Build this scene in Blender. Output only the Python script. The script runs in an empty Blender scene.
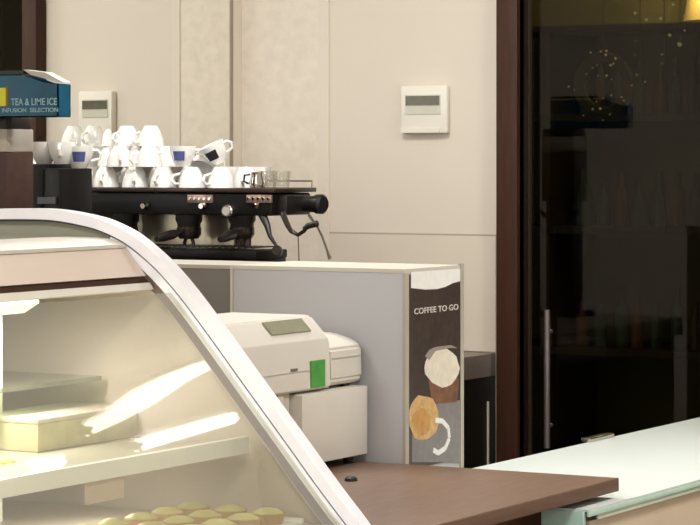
import bpy, bmesh, math, random
from mathutils import Vector, Matrix
random.seed(4)
S = bpy.context.scene
COL = S.collection
# ------------------------------------------------------------------ camera
F = 2700.0; TH = math.radians(29.5); CT, ST = math.cos(TH), math.sin(TH); EYE = 1.60
cd = bpy.data.cameras.new('camera'); cam = bpy.data.objects.new('camera', cd); COL.objects.link(cam)
cam.location = (0, 0, EYE); cam.rotation_euler = (math.pi/2, 0, TH)
cd.sensor_width = 36; cd.lens = 36*F/700; cd.shift_y = -(262.5-153)/700; cd.clip_end = 60
S.camera = cam
# ------------------------------------------------------------------ world, exposure
w = bpy.data.worlds.new('world'); S.world = w; w.use_nodes = True
bg = w.node_tree.nodes['Background']; bg.inputs[0].default_value = (0.80, 0.88, 1, 1); bg.inputs[1].default_value = 1.0
S.view_settings.view_transform = 'Standard'; S.view_settings.look = 'None'
S.view_settings.gamma = 1; S.view_settings.use_curve_mapping = False
S.view_settings.exposure = 0.02
# ------------------------------------------------------------------ large lights: ceiling lamps and a fill panel added at the unseen window
LAMPS = [(-1.2, 5.3, .6, .6, 30), (-1.2, 2.6, .6, .6, 28), (-3.3, 5.3, .6, .6, 24), (-3.3, 2.6, .6, .6, 22),
         (1.0, 3.9, .6, .6, 26), (-1.2, 0.2, .6, .6, 22)]
def area(name, loc, rot, sx, sy, e, col=(.99, .99, .985)):
    l = bpy.data.lights.new(name, 'AREA'); l.shape = 'RECTANGLE'; l.size = sx; l.size_y = sy; l.energy = e; l.color = col
    o = bpy.data.objects.new(name, l); COL.objects.link(o); o.location = loc; o.rotation_euler = rot
    return o
for (x, y, sx, sy, e) in LAMPS: area('ceiling_lamp_light', (x, y, 2.70), (0, 0, 0), sx*.9, sy*.9, e)
area('window_fill_light', (-1.0, -1.42, 1.5), (math.radians(90), 0, 0), 3.4, 1.9, 66, (.96, .985, 1))  # area panel added at the unseen window for soft light from the front

# ------------------------------------------------------------------ helpers
def W(px, py, Y):
    t = (px-350)/F; D = Y/(CT+ST*t)
    return Vector((-D*ST+t*D*CT, Y, EYE-(py-153)*D/F))
def WX(px, py, X):
    t = (px-350)/F; D = X/(-ST+t*CT)
    return Vector((X, D*(CT+ST*t), EYE-(py-153)*D/F))
def WZ(px, py, z):
    D = F*(EYE-z)/(py-153); t = (px-350)/F
    return Vector((-D*ST+t*D*CT, D*(CT+ST*t), z))
def lin(c):
    return tuple(((v/255)/12.92 if v/255 <= .04045 else ((v/255+.055)/1.055)**2.4) for v in c)
MATS = {}
def mat(name, rgb, rough=.5, metal=0, var=.06, scale=8, bump=0, stretch=None, emit=0, spec=.5, coat=0, detail=4):
    if name in MATS: return MATS[name]
    m = bpy.data.materials.new(name); MATS[name] = m; m.use_nodes = True
    n = m.node_tree.nodes; l = m.node_tree.links; b = n['Principled BSDF']
    c = lin(rgb)
    tc = n.new('ShaderNodeTexCoord'); mp = n.new('ShaderNodeMapping'); l.new(tc.outputs['Object'], mp.inputs[0])
    if stretch: mp.inputs['Scale'].default_value = stretch
    nz = n.new('ShaderNodeTexNoise'); nz.inputs['Scale'].default_value = scale; nz.inputs['Detail'].default_value = detail
    l.new(mp.outputs[0], nz.inputs['Vector'])
    cr = n.new('ShaderNodeValToRGB'); l.new(nz.outputs[0], cr.inputs[0])
    cr.color_ramp.elements[0].position = .3; cr.color_ramp.elements[1].position = .7
    cr.color_ramp.elements[0].color = tuple(max(0, v*(1-var)) for v in c)+(1,)
    cr.color_ramp.elements[1].color = tuple(min(1, v*(1+var)) for v in c)+(1,)
    l.new(cr.outputs[0], b.inputs['Base Color'])
    b.inputs['Roughness'].default_value = rough; b.inputs['Metallic'].default_value = metal
    b.inputs['Specular IOR Level'].default_value = spec; b.inputs['Coat Weight'].default_value = coat
    if bump:
        bp = n.new('ShaderNodeBump'); bp.inputs['Strength'].default_value = bump; bp.inputs['Distance'].default_value = .003
        l.new(nz.outputs[0], bp.inputs['Height']); l.new(bp.outputs[0], b.inputs['Normal'])
    if emit:
        b.inputs['Emission Color'].default_value = c+(1,); b.inputs['Emission Strength'].default_value = emit
    return m
def pane(name, tint, refl=1.0, rough=0.0, ior=1.45, body=None, bodyf=0):
    """thin architectural glass: see-through tint plus fresnel reflection"""
    m = bpy.data.materials.new(name); MATS[name] = m; m.use_nodes = True
    n = m.node_tree.nodes; l = m.node_tree.links; n.clear()
    out = n.new('ShaderNodeOutputMaterial'); tr = n.new('ShaderNodeBsdfTransparent'); tr.inputs[0].default_value = lin(tint)+(1,)
    gl = n.new('ShaderNodeBsdfGlossy'); gl.inputs['Roughness'].default_value = rough
    lw_ = n.new('ShaderNodeLayerWeight'); lw_.inputs['Blend'].default_value = .5
    pw = n.new('ShaderNodeMath'); pw.operation = 'POWER'; pw.inputs[1].default_value = 5; l.new(lw_.outputs['Facing'], pw.inputs[0])
    mu = n.new('ShaderNodeMath'); mu.operation = 'MULTIPLY_ADD'; mu.inputs[1].default_value = .9*refl; mu.inputs[2].default_value = .04*refl; mu.use_clamp = True; l.new(pw.outputs[0], mu.inputs[0])
    mx = n.new('ShaderNodeMixShader'); l.new(mu.outputs[0], mx.inputs[0]); l.new(gl.outputs[0], mx.inputs[2])
    if body:
        df = n.new('ShaderNodeBsdfDiffuse'); df.inputs[0].default_value = lin(body)+(1,)
        m2 = n.new('ShaderNodeMixShader'); m2.inputs[0].default_value = bodyf
        l.new(tr.outputs[0], m2.inputs[1]); l.new(df.outputs[0], m2.inputs[2]); l.new(m2.outputs[0], mx.inputs[1])
    else: l.new(tr.outputs[0], mx.inputs[1])
    l.new(mx.outputs[0], out.inputs[0])
    return m
wall_m = mat('wall_paint', (222, 211, 195), .55, var=.02, scale=3)
tile_m = mat('wall_tile', (222, 210, 193), .35, var=.03, scale=5)
paper_m = mat('embossed_wallpaper', (228, 216, 199), .5, var=.05, scale=34, bump=.25)
grout_m = mat('tile_joint', (176, 163, 146), .8, var=.03)
ceil_m = mat('ceiling_paint', (236, 232, 224), .8, var=.01)
floor_m = mat('floor_tile', (150, 135, 118), .4, var=.08, scale=2)
frame_m = mat('dark_brown_wood', (62, 36, 23), .5, spec=.25, var=.22, scale=9, stretch=(9, 9, .7))
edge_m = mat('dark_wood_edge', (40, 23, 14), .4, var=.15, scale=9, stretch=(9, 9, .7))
slab_m = mat('walnut_laminate', (122, 96, 80), .42, var=.16, scale=10, stretch=(14, 1.2, 6), bump=.08)
slabe_m = mat('walnut_edge', (98, 70, 53), .5, var=.16, scale=12, stretch=(1, 1, 14))
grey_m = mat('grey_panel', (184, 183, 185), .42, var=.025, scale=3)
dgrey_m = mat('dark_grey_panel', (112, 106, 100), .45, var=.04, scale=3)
cream_m = mat('cream_edge', (200, 194, 180), .45, var=.02)
worktop_m = mat('grey_worktop', (118, 106, 97), .4, var=.12, scale=60)
black_m = mat('black_enamel', (15, 12, 11), .45, spec=.3, var=.2, scale=6)
bplast_m = mat('black_plastic', (26, 22, 20), .42, var=.15, scale=20)
steel_m = mat('brushed_steel', (205, 198, 188), .24, metal=1, var=.05, scale=20, stretch=(1, 1, 20))
splash_m = mat('steel_backsplash', (200, 186, 160), .3, metal=.75, var=.12, scale=18, stretch=(4, 4, .3))
chrome_m = mat('chrome', (225, 218, 212), .08, metal=1, var=.02)
porc_m = mat('white_porcelain', (246, 243, 238), .15, var=.015, scale=20, coat=.4)
alu_m = mat('satin_aluminium', (236, 233, 236), .35, metal=.2, var=.04, scale=20)
groove_m = mat('dark_groove', (70, 68, 78), .5, var=.1)
gask_m = mat('brown_gasket', (112, 94, 82), .5, var=.08)
beige_m = mat('beige_fascia', (200, 183, 168), .4, var=.03, scale=3, stretch=(1, .3, 6))
liner_m = mat('case_liner', (202, 188, 172), .3, var=.06, scale=4, coat=.3)
shelfw_m = mat('white_shelf_lip', (246, 246, 240), .35, var=.01)
reg_m = mat('register_plastic', (212, 206, 194), .45, var=.02, scale=12)
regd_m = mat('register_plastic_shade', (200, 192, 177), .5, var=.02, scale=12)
lcd_m = mat('lcd_grey', (142, 140, 118), .25, var=.06, scale=30)
lcdd_m = mat('lcd_dark', (98, 95, 78), .25, var=.1, scale=60)
green_m = mat('green_sticker', (70, 155, 62), .4, var=.12, scale=40)
thermo_m = mat('thermostat_plastic', (235, 229, 215), .4, var=.01)
blue_m = mat('blue_carton', (16, 78, 104), .4, var=.14, scale=24)
yellow_m = mat('yellow_print', (214, 210, 50), .45, var=.12, scale=30)
letter_m = mat('pale_print', (150, 185, 195), .5, var=.08, scale=90)
wletter_m = mat('white_print', (205, 198, 190), .5, var=.03)
bean_m = mat('coffee_beans', (70, 44, 33), .5, var=.4, scale=90, bump=.6)
post_m = mat('poster_brown', (62, 50, 44), .35, var=.3, scale=60)
foam_m = mat('poster_cream', (226, 216, 196), .4, var=.07, scale=60)
caram_m = mat('poster_caramel', (205, 165, 108), .4, var=.2, scale=70)
pgrey_m = mat('poster_grey', (128, 122, 120), .4, var=.12, scale=50)
pwhite_m = mat('poster_white', (238, 236, 230), .4, var=.03, scale=50)
emb_m = mat('blue_emblem', (88, 98, 150), .3, var=.2, scale=60)
emk_m = mat('black_emblem', (42, 42, 44), .3, var=.1)
olive_m = mat('olive_wall', (120, 112, 60), .8, var=.2, scale=3)
shade_m = mat('back_room_wood', (70, 54, 38), .6, var=.2, scale=6)
bot_m = mat('bottle_glass', (60, 92, 80), .15, var=.2, scale=10)
bott2_m = mat('amber_glass', (120, 84, 40), .15, var=.2, scale=10)
glint_m = mat('glint_bead', (235, 225, 195), .1, var=.1, emit=.6)  # faint emission paints in the glints of the dark door glass
tart_m = mat('lemon_glaze', (206, 198, 132), .35, var=.12, scale=30)
crust_m = mat('baked_crust', (196, 160, 104), .6, var=.15, scale=30, bump=.3)
cakew_m = mat('cream_icing', (214, 204, 184), .5, var=.06, scale=30)
cakec_m = mat('sponge_cake', (176, 148, 128), .7, var=.15, scale=50, bump=.3)
tube_m = mat('lamp_tube', (222, 240, 226), .4, var=.01, emit=1.3)
lamp_m = mat('lamp_diffuser', (255, 244, 226), .4, var=.01, emit=3.0)
mint_m = mat('frosted_white_glass', (203, 209, 203), .6, var=.008, scale=4, spec=.12)
gedge_m = mat('green_glass_edge', (176, 206, 192), .12, var=.05, scale=20, coat=.5)
tan_m = mat('tan_panel', (208, 190, 166), .45, var=.03)
cab_m = mat('brown_cabinet', (112, 82, 62), .5, var=.12, scale=8, stretch=(1, 1, 10))
glass_m = pane('clear_glass', (235, 238, 232), 1.0, .0)
casegl_m = pane('curved_case_glass', (232, 232, 222), 1.5, .02, body=(225, 222, 210), bodyf=.13)
hop_m = pane('hopper_glass', (215, 210, 200), 1, .02, body=(214, 205, 192), bodyf=.45)
dark_gl = pane('tinted_door_glass', (176, 172, 150), .7, .01)
mir_m = mat('mirror_silver', (246, 246, 242), .0, metal=1, var=.004)
tumb_m = pane('tumbler_glass', (246, 246, 242), 1.2, .02, body=(220, 214, 202), bodyf=.12)

def box(bm, a, b, bev=0, seg=2):
    x0, y0, z0 = (min(a[i], b[i]) for i in range(3)); x1, y1, z1 = (max(a[i], b[i]) for i in range(3))
    t = bmesh.new()
    bmesh.ops.create_cube(t, size=1, matrix=Matrix.Translation(((x0+x1)/2, (y0+y1)/2, (z0+z1)/2)) @ Matrix.Diagonal((x1-x0, y1-y0, z1-z0, 1)))
    if bev: bmesh.ops.bevel(t, geom=list(t.edges), offset=bev, segments=seg, profile=.5, affect='EDGES')
    merge(bm, t)
def merge(bm, t):
    me = bpy.data.meshes.new('t'); t.to_mesh(me); t.free(); bm.from_mesh(me); bpy.data.meshes.remove(me)
def ring(bm, c, u, v, r, seg):
    return [bm.verts.new(c+u*(math.cos(2*math.pi*i/seg)*r)+v*(math.sin(2*math.pi*i/seg)*r)) for i in range(seg)]
def frame_of(d):
    d = d.normalized(); u = d.orthogonal().normalized(); return u, d.cross(u)
def tube(bm, pts, rad, seg=12, cap=True):
    pts = [Vector(p) for p in pts]; rad = rad if isinstance(rad, (list, tuple)) else [rad]*len(pts)
    u, v = frame_of(pts[1]-pts[0]); prev = None
    for i, p in enumerate(pts):
        d = (pts[min(i+1, len(pts)-1)]-pts[max(i-1, 0)]).normalized()
        u = (u-d*u.dot(d)).normalized(); v = d.cross(u)
        r = ring(bm, p, u, v, rad[i], seg)
        if prev:
            for k in range(seg): bm.faces.new((prev[k], prev[(k+1) % seg], r[(k+1) % seg], r[k]))
        elif cap: bm.faces.new(r[::-1])
        prev = r
    if cap: bm.faces.new(prev)
def lathe(bm, prof, c=(0, 0, 0), seg=24, axis=None):
    c = Vector(c); prev = None
    u, v, d = Vector((1, 0, 0)), Vector((0, 1, 0)), Vector((0, 0, 1))
    if axis: d = Vector(axis).normalized(); u, v = frame_of(d)
    for r, z in prof:
        q = ring(bm, c+d*z, u, v, max(r, .0004), seg)
        if prev:
            for k in range(seg): bm.faces.new((prev[k], prev[(k+1) % seg], q[(k+1) % seg], q[k]))
        prev = q
def prism_y(bm, prof, y0, y1):
    """profile of (x, z) swept along Y"""
    a = [bm.verts.new((x, y0, z)) for x, z in prof]; b = [bm.verts.new((x, y1, z)) for x, z in prof]
    bm.faces.new(a); bm.faces.new(b[::-1]); n = len(prof)
    for i in range(n): bm.faces.new((a[i], b[i], b[(i+1) % n], a[(i+1) % n]))
def poly_x(bm, pts, x0, x1):
    a = [bm.verts.new((x0, p[0], p[1])) for p in pts]; b = [bm.verts.new((x1, p[0], p[1])) for p in pts]
    bm.faces.new(a); bm.faces.new(b[::-1]); n = len(pts)
    for i in range(n): bm.faces.new((a[i], b[i], b[(i+1) % n], a[(i+1) % n]))
def B(): return bmesh.new()
def obj(name, bm, m, parent=None, smooth=True, label=None):
    bmesh.ops.recalc_face_normals(bm, faces=bm.faces)
    me = bpy.data.meshes.new(name); bm.to_mesh(me); bm.free(); me.materials.append(m)
    if smooth:
        for p in me.polygons: p.use_smooth = True
        try: me.set_sharp_from_angle(angle=math.radians(35))
        except Exception: pass
    o = bpy.data.objects.new(name, me); COL.objects.link(o)
    if parent:
        o.parent = parent
        r = parent
        while r.parent: r = r.parent
        o.matrix_parent_inverse = Matrix.Translation(-r.location) if parent is r else Matrix.Identity(4)
    if label: o['label'] = label
    return o
def bx(name, a, b, m, parent=None, bev=0.0, label=None):
    k = B(); box(k, a, b, bev); return obj(name, k, m, parent, label=label)
def tag(o, label, cat, group=None, kind=None):
    o['label'] = label; o['category'] = cat
    if group: o['group'] = group
    if kind: o['kind'] = kind
    return o
def thing(name, label, cat, loc, group=None):
    o = bpy.data.objects.new(name, None); COL.objects.link(o); o.location = loc; o.empty_display_size = .05
    return tag(o, label, cat, group)
def struct(o, label=None):
    o['kind'] = 'structure'
    if label: o['label'] = label
    return o
def dup(root, loc, rot, label, group):
    r = root.copy(); COL.objects.link(r); r.location = loc; r.rotation_euler = rot; r['label'] = label; r['group'] = group
    for ch in list(root.children):
        c = ch.copy(); COL.objects.link(c); c.parent = r
        for g in list(ch.children):
            d = g.copy(); COL.objects.link(d); d.parent = c
    return r
def text(name, s, width, height, m, parent, mtx):
    cu = bpy.data.curves.new(name, 'FONT'); cu.body = s; cu.extrude = .0004; cu.offset = .012; cu.align_x = 'LEFT'
    t = bpy.data.objects.new(name, cu); COL.objects.link(t)
    bpy.context.view_layer.update()
    me = bpy.data.meshes.new_from_object(t.evaluated_get(bpy.context.evaluated_depsgraph_get()))
    bpy.data.objects.remove(t); bpy.data.curves.remove(cu)
    xs = [v.co.x for v in me.vertices]; ys = [v.co.y for v in me.vertices]
    sx = width/(max(xs)-min(xs)); sy = height/(max(ys)-min(ys)); x0, y0 = min(xs), min(ys)
    for v in me.vertices: v.co = mtx @ Vector(((v.co.x-x0)*sx, (v.co.y-y0)*sy, v.co.z*1.0))
    me.materials.clear(); me.materials.append(m); me.update()
    o = bpy.data.objects.new(name, me); COL.objects.link(o)
    if parent:
        o.parent = parent; r = parent
        while r.parent: r = r.parent
        o.matrix_parent_inverse = Matrix.Translation(-r.location) if parent is r else Matrix.Identity(4)
    return o

# ------------------------------------------------------------------ room shell
YW = 6.70; CX = -4.15; LA = math.radians(5.5); XR = 3.0; YF = -1.5; H = 2.8
XD0 = W(527, 200, YW).x; XF0 = W(496, 200, YW).x; XP1 = W(330, 200, YW).x
XD1 = -1.55
def leftX(Y): return CX-(YW-Y)*math.tan(LA)
struct(bx('floor', (-5.2, YF-.1, -.05), (XR+.1, 9.9, 0), floor_m))
struct(bx('ceiling', (-5.2, YF-.1, H), (XR+.1, 9.9, H+.05), ceil_m))
k = B(); box(k, (CX-.1, YW, 0), (W(513, 0, YW).x, YW+.12, H)); box(k, (XD1, YW, 0), (XR+.1, YW+.12, H))
struct(obj('wall_back', k, wall_m, smooth=False))
k = B(); v = [(leftX(YF), YF, 0), (CX, YW, 0), (CX-.12, YW, 0), (leftX(YF)-.12, YF, 0)]
a = [k.verts.new(p) for p in v]; b = [k.verts.new((p[0], p[1], H)) for p in v]
k.faces.new(a); k.faces.new(b)
for i in range(4): k.faces.new((a[i], a[(i+1) % 4], b[(i+1) % 4], b[i]))
struct(obj('wall_left', k, wall_m, smooth=False))
struct(bx('wall_right', (XR, YF, 0), (XR+.1, YW, H), wall_m))
k = B(); box(k, (-5.2, YF-.1, 0), (-2.8, YF, H)); box(k, (.8, YF-.1, 0), (XR+.1, YF, H))
box(k, (-2.8, YF-.1, 0), (.8, YF, .5)); box(k, (-2.8, YF-.1, 2.5), (.8, YF, H))
struct(obj('wall_front', k, wall_m, smooth=False))
k = B()
for x in (-2.78, -1.0, .78): box(k, (x-.03, YF-.08, .5), (x+.03, YF-.02, 2.5))
for z in (.53, 2.47): box(k, (-2.8, YF-.08, z-.03), (.8, YF-.02, z+.03))
wn = struct(obj('window_1', k, alu_m)); bx('pane', (-2.75, YF-.055, .56), (.75, YF-.05, 2.44), glass_m, wn)
# embossed wallpaper panel, strip and lower tiles on the back wall
zs = W(400, 234, YW).z
k = B(); box(k, (CX, YW-.006, 1.05), (W(320, 0, YW).x, YW, H)); struct(obj('trim_1', k, paper_m), 'pale embossed wallpaper panel behind the espresso machine')
k = B(); box(k, (W(320, 0, YW).x, YW-.009, 1.05), (XP1, YW, H)); struct(obj('trim_2', k, mat('pale_strip', (226, 215, 199), .4, var=.01)), 'pale vertical edge strip of the wallpaper panel')
k = B(); box(k, (XP1, YW-.004, 1.05), (XF0, YW, zs-.002)); struct(obj('trim_3', k, tile_m), 'beige tile band under the wall joint')
k = B(); box(k, (XP1, YW-.0025, zs-.002), (XF0, YW, zs+.003)); 
struct(obj('trim_4', k, grout_m), 'thin horizontal joint across the beige wall')
# mirror on the left wall
yb, ya = 6.632, 4.3
def lw(Y, off): return Vector((leftX(Y)+off*math.cos(LA), Y-off*math.sin(LA)*1.0, 0))
def lbox(name, y0, y1, z0, z1, o0, o1, m, parent=None):
    k = B(); q = [lw(y0, o0), lw(y1, o0), lw(y1, o1), lw(y0, o1)]
    a = [k.verts.new((p.x, p.y, z0)) for p in q]; b = [k.verts.new((p.x, p.y, z1)) for p in q]
    k.faces.new(a); k.faces.new(b)
    for i in range(4): k.faces.new((a[i], a[(i+1) % 4], b[(i+1) % 4], b[i]))
    return obj(name, k, m, parent, smooth=False)
mr = thing('wall_mirror', 'tall frameless mirror panel on the left wall behind the coffee machine', 'mirror', (leftX(5.4), 5.4, 1.06))
lbox('mirror_glass', ya, yb, 1.06, 2.75, .001, .006, mir_m, mr)
lbox('edge_strip', yb, yb+.012, 1.06, 2.75, .001, .008, mat('mirror_edge', (150, 138, 120), .3, var=.02), mr)
# door frame and dark glass door
FD = YW-.045
k = B(); box(k, (W(496, 0, FD).x, FD, 0), (W(517, 0, FD).x, YW-.001, H), .002)
fr = struct(obj('trim_5', k, frame_m), 'dark brown wooden door jamb')
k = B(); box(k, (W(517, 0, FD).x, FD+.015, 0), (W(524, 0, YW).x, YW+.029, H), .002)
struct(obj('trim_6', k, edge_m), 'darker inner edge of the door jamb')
k = B(); box(k, (XD1, FD, 0), (XD1+.1, YW+.12, H)); struct(obj('trim_7', k, frame_m))
dr = bx('door_1', (W(513, 0, YW).x+.001, YW+.03, .01), (XD1, YW+.038, H-.01), dark_gl); struct(dr, 'dark tinted glass door with a steel bar handle')
hp = W(547, 310, YW+.005); hb = W(547, 448, YW+.005)
k = B(); tube(k, [(hp.x, YW+.005, hb.z), (hp.x, YW+.005, hp.z)], .0085, 12)
for z in (hp.z-.06, hb.z+.06): tube(k, [(hp.x, YW+.005, z), (hp.x, YW+.032, z)], .006, 8)
obj('door_handle', k, mat('handle_steel', (150, 140, 136), .35, metal=.8, var=.03), dr, label='vertical grey steel bar handle')
# dim room behind the glass door
struct(bx('wall_north', (-5.2, 9.6, 0), (0.2, 9.7, H), olive_m), 'olive wall of the dim room behind the glass')
struct(bx('wall_west', (-5.2, YW+.12, 0), (-5.1, 9.6, H), olive_m)); struct(bx('wall_east', (.1, YW+.12, 0), (.2, 9.6, H), olive_m))
t = thing('shelf_unit', 'dim open wooden shelf unit seen through the dark glass door', 'shelf', (-3.9, 9.3, 0))
for x in (-4.95, -4.35, -3.72): bx('side_panel', (x, 9.15, 0), (x+.03, 9.58, 2.05), shade_m, t)
for z in (.4, .85, 1.3, 1.72, 2.05): bx('shelf', (-4.92, 9.15, z), (-3.72, 9.58, z+.025), shade_m, t)
kk = 0
for zi, z in enumerate((.875, 1.325, 1.745)):
    for i in range(7):
        x = -4.25+i*.075+random.uniform(-.01, .01)
        h = random.uniform(.16, .24); r = random.uniform(.022, .03)
        k = B(); lathe(k, [(0, 0), (r, 0), (r, h*.6), (r*.4, h*.75), (r*.4, h), (0, h)], (x, 9.3, z), 14)
        kk += 1
        tag(obj('bottle', k, bot_m if (i+zi) % 3 else bott2_m),
            '%s glass bottle, %s from left on the %s bottle shelf behind the dark door' % ('green' if (i+zi) % 3 else 'amber', ['first', 'second', 'third', 'fourth', 'fifth', 'sixth', 'last'][i], ['lowest', 'middle', 'top'][zi]), 'bottle', 'bottles in the dim room')
t = thing('picture_screen', 'dark wall-mounted screen deep in the dim room behind the glass', 'screen', (-2.9, 9.55, 1.3))
bx('screen_frame', (-3.35, 9.55, 1.15), (-2.3, 9.6, 1.62), mat('screen_frame_grey', (84, 80, 66), .4), t); bx('display', (-3.30, 9.54, 1.19), (-2.35, 9.55, 1.58), black_m, t)
for nm, px, y0, y1 in (('nearer the door jamb', 640, -40, 82), ('in the middle', 664, -40, 64), ('furthest right', 680, -40, 44)):
    p0 = W(px, y1, 7.9); p1 = W(px, -120, 7.9)
    t = thing('glint_string', 'hanging string of beads with painted glints behind the dark door, '+nm, 'ornament', (p0.x, 7.9, p0.z), 'bead strings in the dim room')
    k = B(); tube(k, [(p0.x, 7.9, p0.z), (p0.x, 7.9, H)], .0015, 6); obj('cord', k, shade_m, t)
    z = p0.z
    while z < p1.z+.2:
        k = B(); bmesh.ops.create_icosphere(k, subdivisions=1, radius=random.choice((.003, .004, .006, .008)), matrix=Matrix.Translation((p0.x+random.uniform(-.03, .03), 7.9+random.uniform(-.02, .02), z)))
        obj('bead', k, glint_m, t, smooth=False); z += random.uniform(.02, .07)
p = W(604, 85, 8.2)
t = thing('bead_wreath', 'round wreath of leaves and beads with painted glints behind the dark door', 'ornament', (p.x, 8.2, p.z), None)
k = B(); tube(k, [(p.x+.09*math.cos(a*.2618), 8.2, p.z+.09*math.sin(a*.2618)) for a in range(25)], .02, 8); obj('ring', k, mat('wreath_green', (80, 72, 48), .7, var=.5, scale=60, bump=.8), t)
for i in range(26):
    a = random.uniform(0, 6.28); rr = random.uniform(.03, .12); k = B(); bmesh.ops.create_icosphere(k, subdivisions=1, radius=random.choice((.003, .004, .005)), matrix=Matrix.Translation((p.x+rr*math.cos(a), 8.175, p.z+rr*math.sin(a)))); obj('bead', k, glint_m, t, smooth=False)
k = B(); tube(k, [(p.x, 8.2, p.z+.1), (p.x, 8.2, H)], .002, 6); obj('cord', k, shade_m, t)
p = W(703, -8, 9.3)
t = thing('wall_lamp', 'dim warm wall lamp at the top right behind the dark glass', 'lamp', (p.x, 9.55, p.z))
k = B(); lathe(k, [(.05, -.1), (.13, -.1), (.09, .12), (.04, .12)], (p.x, 9.45, p.z), 20); obj('lamp_shade', k, mat('lamp_shade_cloth', (200, 176, 120), .8, emit=.6), t)
bx('bracket', (p.x-.02, 9.45, p.z-.02), (p.x+.02, 9.6, p.z+.02), shade_m, t)
l = bpy.data.lights.new('wall_lamp_light', 'POINT'); l.energy = 26; l.color = (1, .88, .55); l.shadow_soft_size = .1
o = bpy.data.objects.new('wall_lamp_light', l); COL.objects.link(o); o.location = (p.x, 9.3, p.z+.05)
l = bpy.data.lights.new('back_room_fill_light', 'AREA'); l.size = 1.2; l.energy = 14; l.color = (1, .93, .7)  # added fill without a fixture, brightens the room behind the door
o = bpy.data.objects.new('back_room_fill_light', l); COL.objects.link(o); o.location = (-2.4, 8.4, 2.75)
# ceiling lamps
for i, (x, y, sx, sy, e) in enumerate(LAMPS):
    t = thing('ceiling_lamp', 'square white ceiling lamp panel ' + ['above the glass counter', 'above the customer side of the display case', 'above the brown counter and register', 'above the staff side of the display case', 'near the right wall', 'near the shop window'][i], 'lamp', (x, y, H-.05), 'ceiling lamps')
    k = B()
    for s in (-1, 1):
        box(k, (x+s*sx/2-.015, y-sy/2-.015, H-.05), (x+s*sx/2+.015, y+sy/2+.015, H)); box(k, (x-sx/2, y+s*sy/2-.015, H-.05), (x+sx/2, y+s*sy/2+.015, H))
    obj('frame', k, alu_m, t); bx('diffuser', (x-sx/2+.01, y-sy/2+.01, H-.03), (x+sx/2-.01, y+sy/2-.01, H-.02), lamp_m, t)

# ------------------------------------------------------------------ thermostat
a = W(401, 86, YW-.02); b = W(447, 133, YW-.02)
t = thing('thermostat', 'white square wall thermostat with a grey display on the beige wall', 'thermostat', ((a.x+b.x)/2, YW, b.z))
bx('housing', (a.x, YW-.022, b.z), (b.x, YW-.001, a.z), thermo_m, t, .004)
c = W(405, 95, YW-.024); d = W(440, 114, YW-.024)
bx('bezel', (c.x, YW-.0245, d.z), (d.x, YW-.021, c.z), mat('bezel_grey', (205, 203, 186), .3), t)
bx('display', (c.x+.003, YW-.0265, (c.z+d.z)/2-.002), (d.x-.002, YW-.023, c.z-.003), lcdd_m, t)
bx('flap', (a.x+.002, YW-.026, b.z+.001), (b.x-.02, YW-.020, b.z+.013), mat('flap_shade', (226, 220, 205), .4), t)

# ------------------------------------------------------------------ back worktop
ZB = 1.047; YB = 6.02
t = thing('back_worktop', 'grey stone worktop along the back wall under the espresso machine', 'worktop', (-3.7, 6.3, .0))
xr = XF0+.0
bx('top', (leftX(YW)+.01, YB, ZB-.062), (xr, YW-.001, ZB), worktop_m, t, .002)
bx('cabinet', (leftX(YW)+.01, YB+.03, .08), (xr-.001, YW-.001, ZB-.062), black_m, t)
sy0, sy1 = WX(488, 420, xr+.003).y, WX(493.5, 420, xr+.003).y
bx('edge_profile', (xr-.0005, sy0, .1), (xr+.004, min(sy1, YW-.05), WX(490, 401, xr).z), cream_m, t, label='thin pale vertical strip')
t = thing('side_worktop', 'dark worktop return along the left wall carrying the grinder', 'worktop', (-4.0, 5.4, 0))
bx('top', (leftX(YB)+.01, 4.95, ZB-.062), (-3.52, YB-.005, ZB-.001), worktop_m, t, .002)
bx('cabinet', (leftX(YB)+.01, 4.98, .05), (-3.54, YB-.005, ZB-.062), black_m, t)

# ------------------------------------------------------------------ espresso machine
YM = 5.99
def M(px, py, Y=YM): return W(px, py, Y)
def mb(px0, py0, px1, py1, y0, y1): # box by front outline at depth plane y0
    a = M(px0, py0, y0); b = M(px1, py1, y0); return (a.x, y0, b.z), (b.x, y1, a.z)
em = thing('espresso_machine', 'black three-group espresso machine with cups stacked on top', 'coffee machine', (M(200, 0).x, YM+.2, ZB))
ztop = M(200, 188).z
a, b = mb(91, 192, 272, 216, YM, YM+.2); bx('body', a, b, black_m, em, .006)
a, b = mb(90, 187, 274, 193, YM-.01, YM+.21); bx('cup_tray', a, b, mat('tray_brown', (52, 38, 30), .35, var=.2), em, .003)
a, b = mb(272, 195, 287, 215, YM+.03, YM+.15); bx('side_cheek', a, b, bplast_m, em, .006)
a, b = mb(91, 211, 238, 247, YM+.13, YM+.2); bx('rear_body', a, b, black_m, em, .003)
a, b = mb(98, 212, 234, 246, YM+.12, YM+.129); bx('backsplash', a, b, splash_m, em, label='brushed steel splash panel')
za = M(200, 247).z
a = M(91, 247); b = M(262, 259)
bx('drip_tray', (a.x, YM-.03, b.z), (b.x, YM+.13, a.z), black_m, em, .004)
bx('base_body', (a.x+.01, YM, ZB+.03), (b.x-.01, YM+.14, b.z+.002), black_m, em, .004)
k = B()
for i in range(26):
    x = a.x+.02+(b.x-a.x-.04)*i/25; box(k, (x-.003, YM-.02, za), (x+.003, YM+.10, za+.003))
obj('drip_grille', k, mat('grille_dark', (48, 44, 42), .3, metal=.6), em)
for x in (a.x+.04, b.x-.04):
    for y in (YM+.03, YM+.11):
        k = B(); lathe(k, [(0, 0), (.022, 0), (.018, .031), (0, .031)], (x, y, ZB), 16); obj('foot', k, bplast_m, em)
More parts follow.
